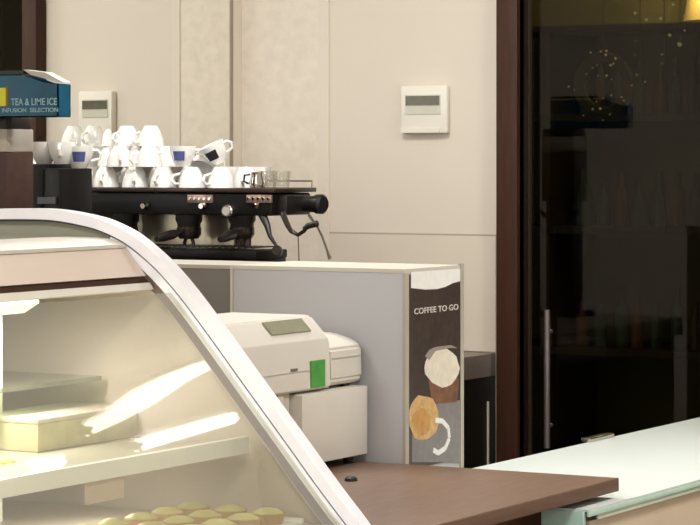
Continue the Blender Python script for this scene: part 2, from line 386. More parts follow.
# button strip, gauge, front knobs
for n_, (p0, p1) in enumerate(((187, 212), (246, 271))):
    a, b = mb(p0, 194.5, p1, 203, YM-.006, YM+.004); pn = bx('button_panel', a, b, mat('pinkish_steel', (168, 142, 128), .3, metal=.5, var=.1, scale=40), em, .002, label='pinkish steel button strip')
    for i in range(5):
        x = a[0]+(b[0]-a[0])*(i+.5)/5; z = (a[2]+b[2])/2
        k = B(); lathe(k, [(0, .004), (.0035, .004), (.0045, 0)], (x, YM-.006, z), 12, axis=(0, -1, 0)); obj('button', k, chrome_m, pn)
c = M(228.5, 211, YM-.01)
k = B(); lathe(k, [(.0, .012), (.014, .012), (.017, .008), (.017, -.012)], c, 24, axis=(0, -1, 0)); g = obj('pressure_gauge', k, steel_m, em, label='round steel-rimmed gauge')
k = B(); lathe(k, [(0, .0135), (.011, .0135), (.011, .011)], c, 20, axis=(0, -1, 0)); obj('gauge_face', k, mat('gauge_white', (190, 182, 170), .4), g)
for px in (145, 203, 256):
    c = M(px, 206, YM-.006); k = B(); lathe(k, [(0, .012), (.007, .012), (.011, 0)], c, 16, axis=(0, -1, 0)); obj('brew_button', k, chrome_m, em)
# group heads with portafilters
for gi, px in enumerate((127, 190, 243)):
    c = M(px, 216, YM+.05); x = c.x; y = YM+.045
    k = B(); lathe(k, [(0, .012), (.036, .012), (.036, -.012), (.031, -.02), (.031, -.034), (0, -.034)], (x, y, c.z), 24); gh = obj('group_head', k, bplast_m, em)
    k = B(); lathe(k, [(.0, -.03), (.033, -.03), (.033, -.048), (.025, -.06), (0, -.062)], (x, y, c.z), 24)
    tube(k, [(x-.008, y, c.z-.055), (x-.014, y, c.z-.07), (x-.014, y, c.z-.078)], .005, 8); tube(k, [(x+.008, y, c.z-.055), (x+.014, y, c.z-.07), (x+.014, y, c.z-.078)], .005, 8)
    pf = obj('portafilter', k, mat('dark_chrome', (70, 62, 54), .25, metal=.7), em)
    k = B(); dx = (-.02, .0, .02)[gi]
    tube(k, [(x+dx*.2, y-.03, c.z-.04), (x+dx*.5, y-.05, c.z-.042), (x+dx, y-.08, c.z-.047), (x+dx*1.3, y-.13, c.z-.053), (x+dx*1.5, y-.155, c.z-.057)], [.007, .008, .013, .012, .008], 12); obj('handle', k, bplast_m, pf)
# hot water wedge spout, steam lever, wand, big right knob
k = B(); q = [M(262, 214, YM+.02), M(267, 225, YM+.0), M(270, 236, YM-.01), M(277, 247, YM-.01)]; tube(k, q, [.012, .009, .006, .004], 10); obj('water_spout', k, bplast_m, em)
k = B(); q = [M(283, 214, YM), M(287, 224, YM-.02), M(291, 231, YM-.03), M(298, 235, YM-.04), M(304, 231, YM-.05), M(307, 227, YM-.05)]; tube(k, q, [.0085, .0075, .006, .005, .005, .005], 10); lv = obj('steam_lever', k, mat('dark_chrome', (60, 52, 46), .25, metal=.7), em)
k = B(); tube(k, [M(304, 229, YM-.05), M(308, 226, YM-.05), M(317, 223.5, YM-.055), M(318, 223, YM-.055)], [.006, .008, .0085, .005], 12); obj('lever_grip', k, bplast_m, lv)
k = B(); tube(k, [M(298, 235, YM-.04), M(298.5, 247, YM-.03), M(299, 262, YM-.02)], .0016, 8); obj('hanging_chain', k, mat('wand_steel', (150, 140, 120), .3, metal=.5), em)
k = B(); tube(k, [M(309, 215, YM+.02), M(318, 228, YM), M(322, 236, YM-.01), M(327, 250, YM-.02), M(330, 259, YM-.02)], [.004, .0028, .0028, .0028, .005], 8); obj('steam_wand', k, mat('wand_dark', (96, 88, 72), .3, metal=.5), em)
c = M(312, 204, YM+.12); k = B(); lathe(k, [(0, -.02), (.022, -.02), (.022, .016), (.026, .018), (.026, .034), (.02, .040), (0, .040)], c, 20, axis=(1, -.15, 0)); obj('steam_knob', k, bplast_m, em)
c = M(277, 251, YM-.03); k = B(); lathe(k, [(0, .012), (.011, .012), (.014, .004), (.014, -.01)], c, 16, axis=(.4, -1, 0)); obj('tray_knob', k, mat('dark_chrome', (90, 80, 70), .25, metal=.7), em)
# gallery rail
k = B(); z = ztop+.018; xa, xb = M(96, 0).x, M(272, 0, YM).x
tube(k, [(xa, YM+.205, z), (xb, YM+.205, z)], .0025, 8)
for i in range(5): x = xa+(xb-xa)*i/4; tube(k, [(x, YM+.205, ztop), (x, YM+.205, z)], .002, 6)
obj('gallery_rail', k, steel_m, em)

# ------------------------------------------------------------------ black box cabinet left of the machine and grinder
YK = 5.42
a = W(6, 164, YK); b = W(42, 230, YK)
t = thing('black_coffee_grinder', 'squat black grinder casing with cups on top, left of the espresso machine', 'grinder', ((a.x+b.x)/2, YK+.1, ZB))
b2 = W(62, 168.5, YK)
bx('body', (a.x, YK, ZB), (b.x, YK+.13, a.z), black_m, t, .004)
bx('side_casing', (b.x-.002, YK+.005, ZB), (b2.x, YK+.13, b2.z), black_m, t, .004)
a3 = W(38, 197, YK); b3 = W(56, 204, YK); bx('control_plate', (a3.x, YK-.003, b3.z), (b3.x, YK+.002, a3.z), mat('plate_violet_grey', (56, 48, 52), .3), t)
kz1 = a.z; kz2 = b2.z
YG = 5.10
xL = W(-34, 0, YG).x; xR_ = W(7, 0, YG).x
z118, z129, z154 = W(0, 118, YG).z, W(0, 129, YG).z, W(0, 152, YG).z; z205 = W(0, 222, YG).z
t = thing('coffee_grinder', 'tall coffee grinder full of dark beans under a blue carton', 'grinder', ((xL+xR_)/2, YG+.07, ZB))
bx('hopper', (xL, YG, z154), (xR_, YG+.105, z129), hop_m, t, .003, label='pale see-through upper hopper')
bx('lid', (xL+.002, YG+.002, z129), (xR_-.006, YG+.103, z118), bplast_m, t, .002, label='black lid')
bx('bean_container', (xL, YG, z205), (xR_, YG+.105, z154), mat('bean_brown', (64, 42, 35), .5, var=.25, scale=40), t, .003, label='brown bean-filled container')
bx('motor_body', (xL+.01, YG+.01, ZB+.02), (xR_-.01, YG+.095, z205), bplast_m, t, .004)
bx('base', (xL-.01, YG-.05, ZB), (xR_+.005, YG+.105, ZB+.02), bplast_m, t, .004)
k = B(); xm = (xL+xR_)/2; tube(k, [(xm, YG+.01, ZB+.12), (xm, YG-.03, ZB+.11), (xm, YG-.04, ZB+.08)], [.012, .01, .008], 10); obj('spout', k, bplast_m, t)
# blue carton on the lid
xc0 = W(-40, 0, YG-.02).x; xc1 = W(58, 0, YG-.02).x
YC = YG-.02; zc0 = z118+.001; zc1 = W(60, 84, YC).z; zc2 = W(0, 74, YC).z
t = thing('blue_carton', 'open blue drink carton with pale lettering lying on the coffee grinder', 'box', ((xc0+xc1)/2, YC+.06, zc0))
k = B(); th = .003
box(k, (xc0, YC, zc0), (xc1, YC+.05, zc0+th)); 
# side walls with a top edge falling to the right
xm0 = W(22, 0, YC).x; xm1 = W(42, 0, YC).x
for y in (YC, YC+.047):
    pr = [(xc0, zc0), (xc1, zc0), (xc1, zc1), (xm1, zc1+.004), (xm0, zc2-.004), (xc0, zc2-.004)]
    prism_y(k, pr, y, y+th)
box(k, (xc1-th, YC, zc0), (xc1, YC+.05, zc1)); box(k, (xc0, YC, zc0), (xc0+th, YC+.05, zc2-.004))
cb = obj('carton_body', k, blue_m, t, smooth=False)
k = B(); prism_y(k, [(xc0, zc2), (W(18, 0, YC).x, zc2), (W(18, 0, YC).x, zc2+.008), (xc0, zc2+.008)], YC+.02, YC+.05)
obj('lid_flap', k, mat('flap_green', (36, 52, 42), .5), t, smooth=False, label='dark green lid flap')
k = B(); prism_y(k, [(W(25, 72, YC).x, zc2-.002), (W(40, 0, YC).x, zc2-.012), (W(58, 0, YC).x, zc1+.003), (W(58, 0, YC).x, zc1+.005), (W(40, 0, YC).x, zc2+.003), (W(18, 0, YC).x, zc2+.01)], YC+.02, YC+.05)
obj('inner_flap', k, cream_m, t, smooth=False, label='cream inner flap')
RX = Matrix.Rotation(math.pi/2, 4, 'X')
def front(px, py, Y): return Matrix.Translation(W(px, py, Y)) @ RX
def wid(p0, p1, Y): return W(p1, 0, Y).x-W(p0, 0, Y).x
px_h = 1/(F/W(35, 100, YC).y*CT)
text('lettering', 'TEA & LIME ICE', wid(11, 57, YC), .0165, letter_m, cb, front(11, 105.5, YC-.001))
text('lettering', 'INFUSION  SELECTION', wid(2, 58, YC), .010, letter_m, cb, front(2, 112.5, YC-.001))
a = W(-14, 88, YC); b = W(6, 106, YC); bx('printed_patch', (a.x, YC-.0015, b.z), (b.x, YC+.001, a.z), yellow_m, cb, label='yellow printed patch')
bx('printed_edge', (b.x, YC-.0012, b.z), (b.x+.008, YC+.001, a.z+.004), mat('gold_brown', (120, 96, 40), .5), cb)

# ------------------------------------------------------------------ cups
def make_cup(label, group, emblem=None, r=.036, h=.055):
    t = thing('espresso_cup', label, 'cup', (0, 0, 0), group)
    k = B(); lathe(k, [(0, .002), (r*.5, .0), (r*.56, .004), (r*.72, h*.25), (r*.92, h*.6), (r, h), (r-.003, h), (r*.87, h*.6), (r*.66, h*.28), (0, .006)], seg=28)
    obj('bowl', k, porc_m, t)
    k = B(); tube(k, [(r*.9, 0, h*.8), (r*1.25, 0, h*.82), (r*1.5, 0, h*.65), (r*1.38, 0, h*.42), (r*.85, 0, h*.32)], [.004, .0042, .0042, .004, .004], 8); obj('handle', k, porc_m, t)
    if emblem:
        k = B(); n = 6; rows = []
        for j in range(4):
            zz = h*(.30+.15*j); rr = r*(.78+.17*j/3*1.0)+.0025-.0*j
            rows.append([k.verts.new((rr*math.cos(a), rr*math.sin(a), zz)) for a in [(-90+(i-n/2)*9)*math.pi/180 for i in range(n+1)]])
        for j in range(3):
            for i in range(n): k.faces.new((rows[j][i], rows[j][i+1], rows[j+1][i+1], rows[j+1][i]))
        obj('emblem', k, emblem, t, label='dark printed mark' if emblem is emk_m else 'blue printed mark')
    return t
G = 'white cups stacked on the espresso machine'
proto = make_cup('x', G); protoB = make_cup('x', G, emb_m); protoK = make_cup('x', G, emk_m)
ORD = ['first', 'second', 'third', 'fourth', 'fifth', 'sixth', 'seventh', 'eighth', 'ninth', 'tenth']
used = set()
def put(pr, x, y, z, rot, label, group=G):
    if pr.name not in used:
        used.add(pr.name); pr.location = (x, y, z); pr.rotation_euler = rot; pr['label'] = label; pr['group'] = group; return pr
    return dup(pr, (x, y, z), rot, label, group)
PI = math.pi
def row(pxs, Y, zb, name, flip=True, marks={}):
    for i, px in enumerate(pxs):
        x = W(px, 0, Y).x; pr = marks.get(i, proto)
        d = ' showing a blue mark' if pr is protoB else ' showing a black mark' if pr is protoK else ''
        rz = random.uniform(-2.6, -.4) if pr is proto else random.uniform(-.15, .25)
        if flip: put(pr, x, Y, zb+.055, (PI, 0, rz), 'white espresso cup upside down%s, %s from left, %s on machine' % (d, ORD[i], name))
        else: put(pr, x, Y, zb, (0, 0, rz), 'white espresso cup upright%s, %s from left, %s on machine' % (d, ORD[i], name))
row([106, 135, 163, 192, 221], YM+.028, ztop, 'bottom front row')
row([120, 149], YM+.028, ztop+.0555, 'upper front row')
row([183], YM+.028, ztop+.0555, 'upper front row', flip=False, marks={0: protoB})
row([100, 130, 160, 190, 219, 246], YM+.101, ztop, 'bottom middle row')
row([107, 137, 167], YM+.101, ztop+.0555, 'upper middle row')
row([112, 142, 172, 202, 232, 258], YM+.174, ztop, 'bottom rear row', flip=False)
row([98, 128, 158, 188], YM+.174, ztop+.0555, 'upper rear row')
row([102, 127, 151], YM+.101, ztop+.111, 'topmost layer')
p = W(224, 0, YM+.05); put(protoK, p.x-.012, YM+.05, ztop+.066, (math.radians(14), math.radians(-24), .2), 'white espresso cup tipped sideways, black mark, right end of the pile')
p = W(203, 0, YM+.06); put(proto, p.x, YM+.09, ztop+.10, (math.radians(150), math.radians(16), .4), 'white espresso cup leaning between the blue-marked and black-marked cups')
# cups on the black casing
for i, (px, rot, zz, lb) in enumerate(((44, (0, 0, 2.6), 0, 'white espresso cup upright on the black casing, beside the bean grinder'),
                          (62, (0, 0, -1.1), 0, 'white espresso cup upright on the black casing, nearest the machine'))):
    put(proto, W(px, 0, YK+.06).x, YK+.06, kz1+zz, rot, lb, 'cups on the black casing')
put(protoB, W(79, 0, YK+.09).x, YK+.09, kz2, (0, 0, .6), 'white espresso cup with a blue mark on the lower step of the black casing', 'cups on the black casing')
# tumblers at the right end
def tumbler(px, Y, label):
    x = W(px, 0, Y).x; k = B(); r = .026; h = .045
    lathe(k, [(0, 0), (r*.8, 0), (r, h), (r-.002, h), (r*.78, .006), (0, .006)], (x, Y, ztop), 20); tag(obj('glass_tumbler', k, tumb_m), label, 'glass', 'small glasses at the right end of the machine')
tumbler(268, YM+.10, 'small clear glass tumbler beside the last white cup on the machine')
tumbler(281, YM+.07, 'small clear glass tumbler at the far right end of the machine top')
t = thing('milk_jug', 'tiny steel milk jug between the cups and the glass tumblers', 'jug', (W(257, 0, YM+.04).x, YM+.04, ztop))
c = W(257, 0, YM+.04).x; k = B(); lathe(k, [(0, .001), (.018, .001), (.021, .015), (.015, .036), (.017, .042), (.015, .042), (.013, .036), (.018, .014), (0, .004)], (c, YM+.04, ztop), 20); obj('body', k, chrome_m, t)
k = B(); tube(k, [(c-.015, YM+.028, ztop+.036), (c-.032, YM+.03, ztop+.034), (c-.034, YM+.03, ztop+.018), (c-.019, YM+.028, ztop+.012)], .0028, 8); obj('handle', k, bplast_m, t)

# ------------------------------------------------------------------ grey cabinet with coffee poster
YS = 4.906
c0 = W(232, 262, YS); c1 = W(405, 269, YS); ZS = EYE-.240; XS = c1.x; Y2 = WX(462, 265, XS).y
t = thing('grey_cabinet', 'tall light grey cabinet with a coffee poster on its side, behind the cash register', 'cabinet', ((c0.x+XS)/2, YS+.1, 0))
bx('body', (c0.x, YS, 0), (XS, Y2, ZS-.008), grey_m, t, .001)
bx('top_edge', (c0.x-.001, YS-.002, ZS-.008), (XS+.001, Y2, ZS), cream_m, t)
bx('corner_profile', (c0.x-.003, YS-.003, .0), (c0.x+.003, YS+.004, ZS), cream_m, t)
bx('corner_profile', (XS-.004, YS-.003, .0), (XS+.003, YS+.012, ZS-.008), mat('profile_grey', (176, 168, 152), .4), t)
bx('corner_profile', (XS-.004, Y2-.012, .0), (XS+.003, Y2+.003, ZS+.003), mat('profile_grey', (176, 168, 152), .4), t)
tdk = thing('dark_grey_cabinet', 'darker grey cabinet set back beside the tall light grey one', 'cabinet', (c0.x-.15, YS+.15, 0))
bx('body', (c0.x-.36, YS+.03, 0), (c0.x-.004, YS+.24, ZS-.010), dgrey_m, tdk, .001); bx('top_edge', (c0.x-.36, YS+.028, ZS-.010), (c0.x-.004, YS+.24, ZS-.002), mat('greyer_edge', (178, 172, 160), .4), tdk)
ps = thing('coffee_poster', 'tall narrow coffee poster with white lettering and latte glasses', 'poster', (XS, YS+.13, .96))
PYa, PYb = YS+.013, Y2-.013
bx('sheet', (XS+.0003, PYa, .945), (XS+.0022, PYb, ZS-.012), post_m, ps)
def PX(pts, m, lift, name, label=None):
    k = B(); q = [WX(px, py, XS) for px, py in pts]; poly_x(k, [(min(max(p.y, PYa), PYb), p.z) for p in q], XS+.002, XS+.0024+lift); return obj(name, k, m, ps, smooth=False, label=label)
def blob(cx, cy, rx, ry, n=20, j=.06, rot=0):
    return [(cx+rx*math.cos(a)*(1+random.uniform(-j, j)), cy+ry*math.sin(a)*(1+random.uniform(-j, j))) for a in [2*PI*i/n for i in range(n)]]
PX([(410, 272), (460, 268.5), (460, 281), (452, 283), (444, 287), (436, 289), (424, 289.5), (410, 288)], pwhite_m, .0002, 'printed_banner', 'white wavy top of the poster')
PX([(411, 410), (440, 402), (460, 400), (460, 462), (411, 462)], pgrey_m, .0001, 'printed_table')
PX(blob(441, 368, 17, 19), foam_m, .0006, 'printed_foam')
PX([(427, 380), (458, 378), (456, 402), (431, 404)], mat('poster_coffee', (120, 80, 56), .4, var=.3, scale=60), .0003, 'printed_glass')
PX([(424, 356), (428, 350), (434, 347), (450, 345), (456, 348), (448, 348), (434, 351), (428, 360)], mat('poster_ring', (150, 140, 130), .4), .0009, 'printed_rim')
PX(blob(422, 418, 15, 23), caram_m, .0009, 'printed_latte')
PX(blob(420, 422, 9, 14), mat('poster_caramel_dark', (196, 144, 76), .4, var=.15, scale=60), .0011, 'printed_caramel')
k = B(); pts = [(434, 420), (441, 421), (447, 428), (448, 438), (444, 448), (437, 453), (432, 450)]
q = [WX(a, b, XS) for a, b in pts]
for i in range(len(q)-1):
    n = Vector((0, q[i+1].z-q[i].z, -(q[i+1].y-q[i].y))).normalized()*.0055
    box_pts = [(q[i].y+n.y, q[i].z+n.z), (q[i+1].y+n.y, q[i+1].z+n.z), (q[i+1].y-n.y, q[i+1].z-n.z), (q[i].y-n.y, q[i].z-n.z)]
    poly_x(k, box_pts, XS+.002, XS+.0038)
obj('printed_handle', k, pwhite_m, ps, smooth=False, label='white printed cup handle')
RXZ = Matrix.Rotation(math.pi/2, 4, 'Z') @ RX
q = WX(413, 314.5, XS); text('lettering', 'COFFEE TO GO', WX(457, 300, XS).y-q.y, .0125, wletter_m, ps, Matrix.Translation((XS+.003, q.y, q.z)) @ RXZ)

# ------------------------------------------------------------------ brown counter
ZC = .96; XE = -2.158; YE = 3.93
t = thing('brown_counter', 'walnut brown counter slab carrying the cash register', 'counter', (-2.6, 4.4, 0))
bx('slab', (-3.35, YE+.055, ZC-.002), (XE-.0005, YS-.016, ZC), slab_m, t)
bx('slab_edge', (-3.35, YE+.055, ZC-.026), (XE, YS-.0155, ZC-.002), slabe_m, t, .001)
bx('cabinet', (-3.3, YE+.06, 0), (-2.30, YS-.02, ZC-.026), cab_m, t)
k = B(); c = WZ(351, 481, ZC); lathe(k, [(0, .009), (.008, .009), (.012, .006), (.013, 0)], (c.x, c.y, ZC), 16)
tag(obj('cable_grommet', k, bplast_m), 'small black round cap on the brown counter beside the display case', 'cap')
# glass counter
X0, X1 = -2.64, -2.137; Yn = 4.70; ZG = .92
t = thing('glass_counter', 'frosted white glass counter running back to the dark door', 'counter', (-2.4, 5.5, 0))
bx('glass_top', (XS+.006, YS+.01, ZG-.004), (X1, 6.62, ZG), mint_m, t, .001)
bx('glass_top_near', (-2.295, Yn, ZG-.004), (X1, YS+.01, ZG), mint_m, t)
bx('glass_edge', (X1-.004, Yn, ZG-.014), (X1+.001, 6.62, ZG-.004), gedge_m, t, .0008, label='pale green glass edge')
bx('support_rail', (X1-.006, Yn+.05, ZG-.024), (X1-.002, 6.61, ZG-.014), mat('rail_green_grey', (196, 206, 186), .3), t)
bx('glass_end', (-2.235, Yn-.004, .60), (X1-.008, Yn+.006, ZG-.004), gedge_m, t, .001, label='pale green glass end panel')
bx('front_panel', (-2.16, Yn+.03, .08), (X1-.012, 6.6, ZG-.026), tan_m, t, label='tan front panel')
bx('carcass', (XS+.02, YS+.02, .0), (-2.17, 6.58, ZG-.026), tan_m, t)
k = B(); a = WZ(571, 441.5, ZG); b = WZ(596, 436, ZG)
box(k, (-2.655, a.y, ZG), (-2.632, b.y, ZG+.010), .002); tag(obj('glass_clip', k, steel_m), 'small pale metal clip on the far edge of the glass counter', 'clip')

# ------------------------------------------------------------------ cash drawer and register
XA = -2.72
t = thing('cash_register', 'cream cash register with grey display and green sticker on the brown counter', 'cash register', (-2.86, 4.62, ZC))
ya_, yb_ = 4.615, 4.882; zt = 1.119; zb = .978
dwr = bx('cash_drawer', (-3.0, ya_, zb), (XA, yb_, zt), reg_m, t, .002, label='plain cream cash drawer underneath')
for x in (-2.97, XA-.03):
    for y in (ya_+.03, yb_-.03):
        k = B(); lathe(k, [(0, 0), (.01, 0), (.012, zb-ZC), (0, zb-ZC)], (x, y, ZC), 12); obj('foot', k, bplast_m, dwr)
def pz(px, py, X): p = WX(px, py, X); return p
zz0 = zt+.006
yA, yB = WX(228, 0, -2.775).y, 4.80
z1 = WX(300, 316, -2.775).z; z2 = WX(318, 336, -2.738).z
prof = [(-2.98, zz0), (-2.98, z1-.015), (-2.965, z1), (-2.79, z1), (-2.775, z1-.002), (-2.738, z2), (-2.731, z2-.012), (-2.728, zz0)]
k = B(); prism_y(k, prof, yA-.03, 4.745)
bmesh.ops.bevel(k, geom=[e for e in k.edges], offset=.004, segments=2, affect='EDGES'); obj('body', k, reg_m, t)
# raised display hood behind
k = B(); prism_y(k, [(-2.98, z1-.03), (-2.98, z1-.004), (-2.955, z1-.004), (-2.83, z1-.006), (-2.80, z1-.03)], 4.74, yB)
bmesh.ops.bevel(k, geom=[e for e in k.edges], offset=.003, segments=2, affect='EDGES'); obj('display_hood', k, reg_m, t)
def slope(X): # surface z on sloping face
    return z1-.002+(X+2.775)/.037*(z2-(z1-.002))
u0, u1 = -2.769, -2.746
ly0, ly1 = WX(262, 322, u0).y, WX(301, 320, u0).y
ly1 = min(ly1, 4.735)
k = B(); n = .0022
vs = [(u0, ly0, slope(u0)+n), (u0, ly1, slope(u0)+n), (u1, ly1-.0, slope(u1)+n), (u1, ly0, slope(u1)+n)]
lo = [k.verts.new(v) for v in vs]; hi = [k.verts.new((v[0]+.001, v[1], v[2]+.002)) for v in vs]
k.faces.new(lo); k.faces.new(hi)
for i in range(4): k.faces.new((lo[i], lo[(i+1) % 4], hi[(i+1) % 4], hi[i]))
obj('display', k, lcd_m, t, smooth=False, label='small grey display')
ys0, ys1 = WX(311, 0, -2.727).y, WX(325, 0, -2.727).y
k = B(); za_, zb_ = WX(318, 360, -2.73).z, WX(318, 387, -2.727).z
poly_x(k, [(ys0, zb_), (min(ys1, 4.744), zb_), (min(ys1, 4.744), za_), (ys0, za_)], -2.733, -2.7262); obj('sticker', k, green_m, t, smooth=False, label='green paper sticker')
# seams and small marks on the side
bx('seam', (-2.7305, yA+.0, 1.165), (-2.7275, 4.70, 1.1665), regd_m, t)
ybm = WX(294, 368, -2.73).y; bx('key_slot', (-2.733, ybm-.014, 1.168), (-2.727, ybm+.01, 1.173), dgrey_m, t)
# printer housing at the far end
y3, y4 = 4.748, 4.884
k = B(); zp = WX(345, 331, -2.80).z; zq = WX(352, 342, -2.735).z
prism_y(k, [(-2.96, zz0), (-2.96, zp), (-2.80, zp), (-2.755, zp-.012), (-2.735, zq-.01), (-2.733, zz0+.012), (-2.745, zz0)], y3, y4)
bmesh.ops.bevel(k, geom=[e for e in k.edges], offset=.005, segments=2, affect='EDGES'); pr_ = obj('printer', k, reg_m, t, label='cream receipt printer housing')
bx('paper_slot', (-2.7345, y3+.01, (zp+zz0)/2+.006), (-2.7315, y4-.012, (zp+zz0)/2+.008), regd_m, pr_)
for y in (y3+.03, y4-.03, yA+.14):
    bx('foot', (-2.78, y-.012, zt), (-2.755, y+.012, zz0+.004), bplast_m, t)
# lower front block
bx('keyboard_base', (-2.98, 4.36, ZC), (-2.742, 4.608, 1.16), regd_m, t, .008)
bx('upper_shell', (-2.975, 4.40, 1.155), (-2.745, 4.60, 1.20), reg_m, t, .006)
kb = B()
for i in range(6):
    for j in range(4):
        box(kb, (-2.742, 4.40+i*.03, 1.02+j*.028), (-2.737, 4.422+i*.03, 1.04+j*.028), .001)
obj('keypad', kb, mat('keypad_cream', (214, 205, 186), .5), t)

# ------------------------------------------------------------------ curved glass display case
arc_px = [(-70, 214), (-40, 211), (0, 209.5), (40, 209.5), (60, 211), (80, 214.5), (100, 219.5), (120, 228), (135, 237), (150, 249), (165, 263), (182, 282), (200, 305), (225, 339), (250, 374), (275, 408.5), (300, 443), (320, 471), (340, 498), (355, 517.5), (366, 533)]
outer = [(W(a, b, YE).x, W(a, b, YE).z) for a, b in arc_px]
def offs(pl, d):
    o = []
    for i, p in enumerate(pl):
        a = Vector(pl[max(i-1, 0)]); b = Vector(pl[min(i+1, len(pl)-1)]); t = (b-a).normalized(); n = Vector((t.y, -t.x))
        o.append((p[0]+n.x*d, p[1]+n.y*d))
    return o
def smooth_pl(pl, n=4):
    out = []
    for i in range(len(pl)-1):
        p0, p1, p2, p3 = pl[max(i-1, 0)], pl[i], pl[i+1], pl[min(i+2, len(pl)-1)]
        for k in range(n):
            t = k/n
            out.append(tuple(.5*((2*p1[j])+(-p0[j]+p2[j])*t+(2*p0[j]-5*p1[j]+4*p2[j]-p3[j])*t*t+(-p0[j]+3*p1[j]-3*p2[j]+p3[j])*t**3) for j in range(2)))
    out.append(pl[-1]); return out
outer = smooth_pl(outer)
def band(d0, d1, y0, y1, base=outer):
    k = B(); a = offs(base, d0); b = offs(base, d1)
    A0 = [k.verts.new((x, y0, z)) for x, z in a]; B0 = [k.verts.new((x, y0, z)) for x, z in b]
    A1 = [k.verts.new((x, y1, z)) for x, z in a]; B1 = [k.verts.new((x, y1, z)) for x, z in b]
    for i in range(len(a)-1):
        k.faces.new((A0[i], A0[i+1], B0[i+1], B0[i])); k.faces.new((A1[i], A1[i+1], B1[i+1], B1[i]))
        k.faces.new((A0[i], A0[i+1], A1[i+1], A1[i])); k.faces.new((B0[i], B0[i+1], B1[i+1], B1[i]))
    for i in (0, -1): k.faces.new((A0[i], B0[i], B1[i], A1[i]))
    return k
dc = thing('display_case', 'curved glass refrigerated display case with aluminium end frame', 'display case', (-2.7, 3.2, 0))
full = offs(outer, -.0015)
for nm, ye in (('far', YE), ('near', 2.25)):
    ef = obj('end_frame', band(0, .019, ye-.006, ye+.028, full), alu_m, dc, label='curved aluminium %s end frame' % nm)
    obj('groove', band(.019, .0228, ye+.002, ye+.024, full), groove_m, ef)
    low = [p for p in full if p[0] > -2.70]; low2 = [p for p in full if p[0] > -2.625]
    obj('inner_trim', band(.0228, .039, ye-.004, ye+.024, low), alu_m, ef)
    obj('gasket', band(.039, .058, ye+.003, ye+.022, low2), gask_m, ef)
    inn = offs(full, .022)
    k = B(); q = [p for p in inn if p[0] < -2.66]; prism_y(k, q+[(q[-1][0], 1.40), (q[0][0], 1.40)], ye+.006, ye+.012)
    obj('end_cap', k, mat('olive_grey_cap', (140, 138, 120), .4, var=.03), dc, smooth=False, label='olive grey upper end cap')
    k = B(); prism_y(k, inn+[(inn[-1][0], .93), (inn[0][0], .93)], ye+.012, ye+.024)
    obj('end_panel', k, mat('end_panel_pale', (206, 193, 178), .3, var=.04), dc, smooth=False, label='pale glossy end wall')
# curved front glass
g0 = offs(outer, .026); fx = -2.612
g = [p for p in g0 if p[1] < 1.366]
k = B(); gi = offs(g, .005)
y0, y1 = 2.30, YE-.007
rowsg = []
for pl in (g,):
    rowsg.append(([k.verts.new((x, y0, z)) for x, z in pl], [k.verts.new((x, y1, z)) for x, z in pl]))
for a, b in rowsg:
    for i in range(len(a)-1): k.faces.new((a[i], a[i+1], b[i+1], b[i]))
obj('front_glass', k, casegl_m, dc, label='curved clear front glass')
gx, gz = g[-1]
# canopy
pA = W(150, 279, YE); pB = W(133, 249, YE)
k = B(); prism_y(k, [(-3.12, 1.455), (-2.80, 1.450), (-2.80, 1.440), (-3.12, 1.440)], 2.3, YE-.007)
obj('top_glass', k, mat('top_glass_olive', (150, 148, 132), .12, var=.03, coat=.6), dc, label='olive grey glass top')
k = B(); prism_y(k, [(-2.80, 1.452), (-2.735, 1.452), (-2.70, 1.449), (-2.672, 1.440), (-2.672, 1.434), (-2.80, 1.436)], 2.3, YE-.007)
obj('top_strip', k, cream_m, dc)
k = B(); prism_y(k, [(-2.676, 1.4335), (-2.670, 1.4325), (-2.628, 1.386), (-2.634, 1.384)], 2.3, YE-.007); obj('fascia', k, beige_m, dc, label='beige front fascia')
k = B(); prism_y(k, [(-2.641, 1.3835), (-2.632, 1.3835), (-2.622, 1.3745), (-2.632, 1.3745)], 2.3, YE-.007); obj('fascia_groove', k, mat('dark_line', (66, 46, 36), .8, spec=.1), dc)
k = B(); prism_y(k, [(-2.632, 1.3743), (-2.620, 1.3743), (-2.612, 1.363), (-2.625, 1.360)], 2.3, YE-.007); obj('fascia_lip', k, cream_m, dc)
k = B(); tube(k, [(-2.70, 2.4, 1.345), (-2.70, 3.66, 1.345), (-2.70, 3.70, 1.350)], [.013, .013, .005], 12); obj('lamp_tube', k, tube_m, dc, label='white lamp tube')
l = bpy.data.lights.new('case_tube_light', 'AREA'); l.shape = 'RECTANGLE'; l.size = .04; l.size_y = 1.3; l.energy = 8; l.color = (1, .98, .95)
o = bpy.data.objects.new('case_tube_light', l); COL.objects.link(o); o.location = (-2.70, 3.1, 1.328); o.parent = None
k = B(); tube(k, [(-2.60, 2.4, 1.078), (-2.60, 3.80, 1.078)], .009, 12); obj('lower_fill_tube', k, tube_m, dc, label='thin fill-light tube added under the middle shelf')  # extra tube and area light added to brighten the case below the shelf
l = bpy.data.lights.new('lower_fill_light', 'AREA'); l.shape = 'RECTANGLE'; l.size = .03; l.size_y = 1.3; l.energy = 2.6; l.color = (1, 1, .93)
o = bpy.data.objects.new('lower_fill_light', l); COL.objects.link(o); o.location = (-2.60, 3.15, 1.066)
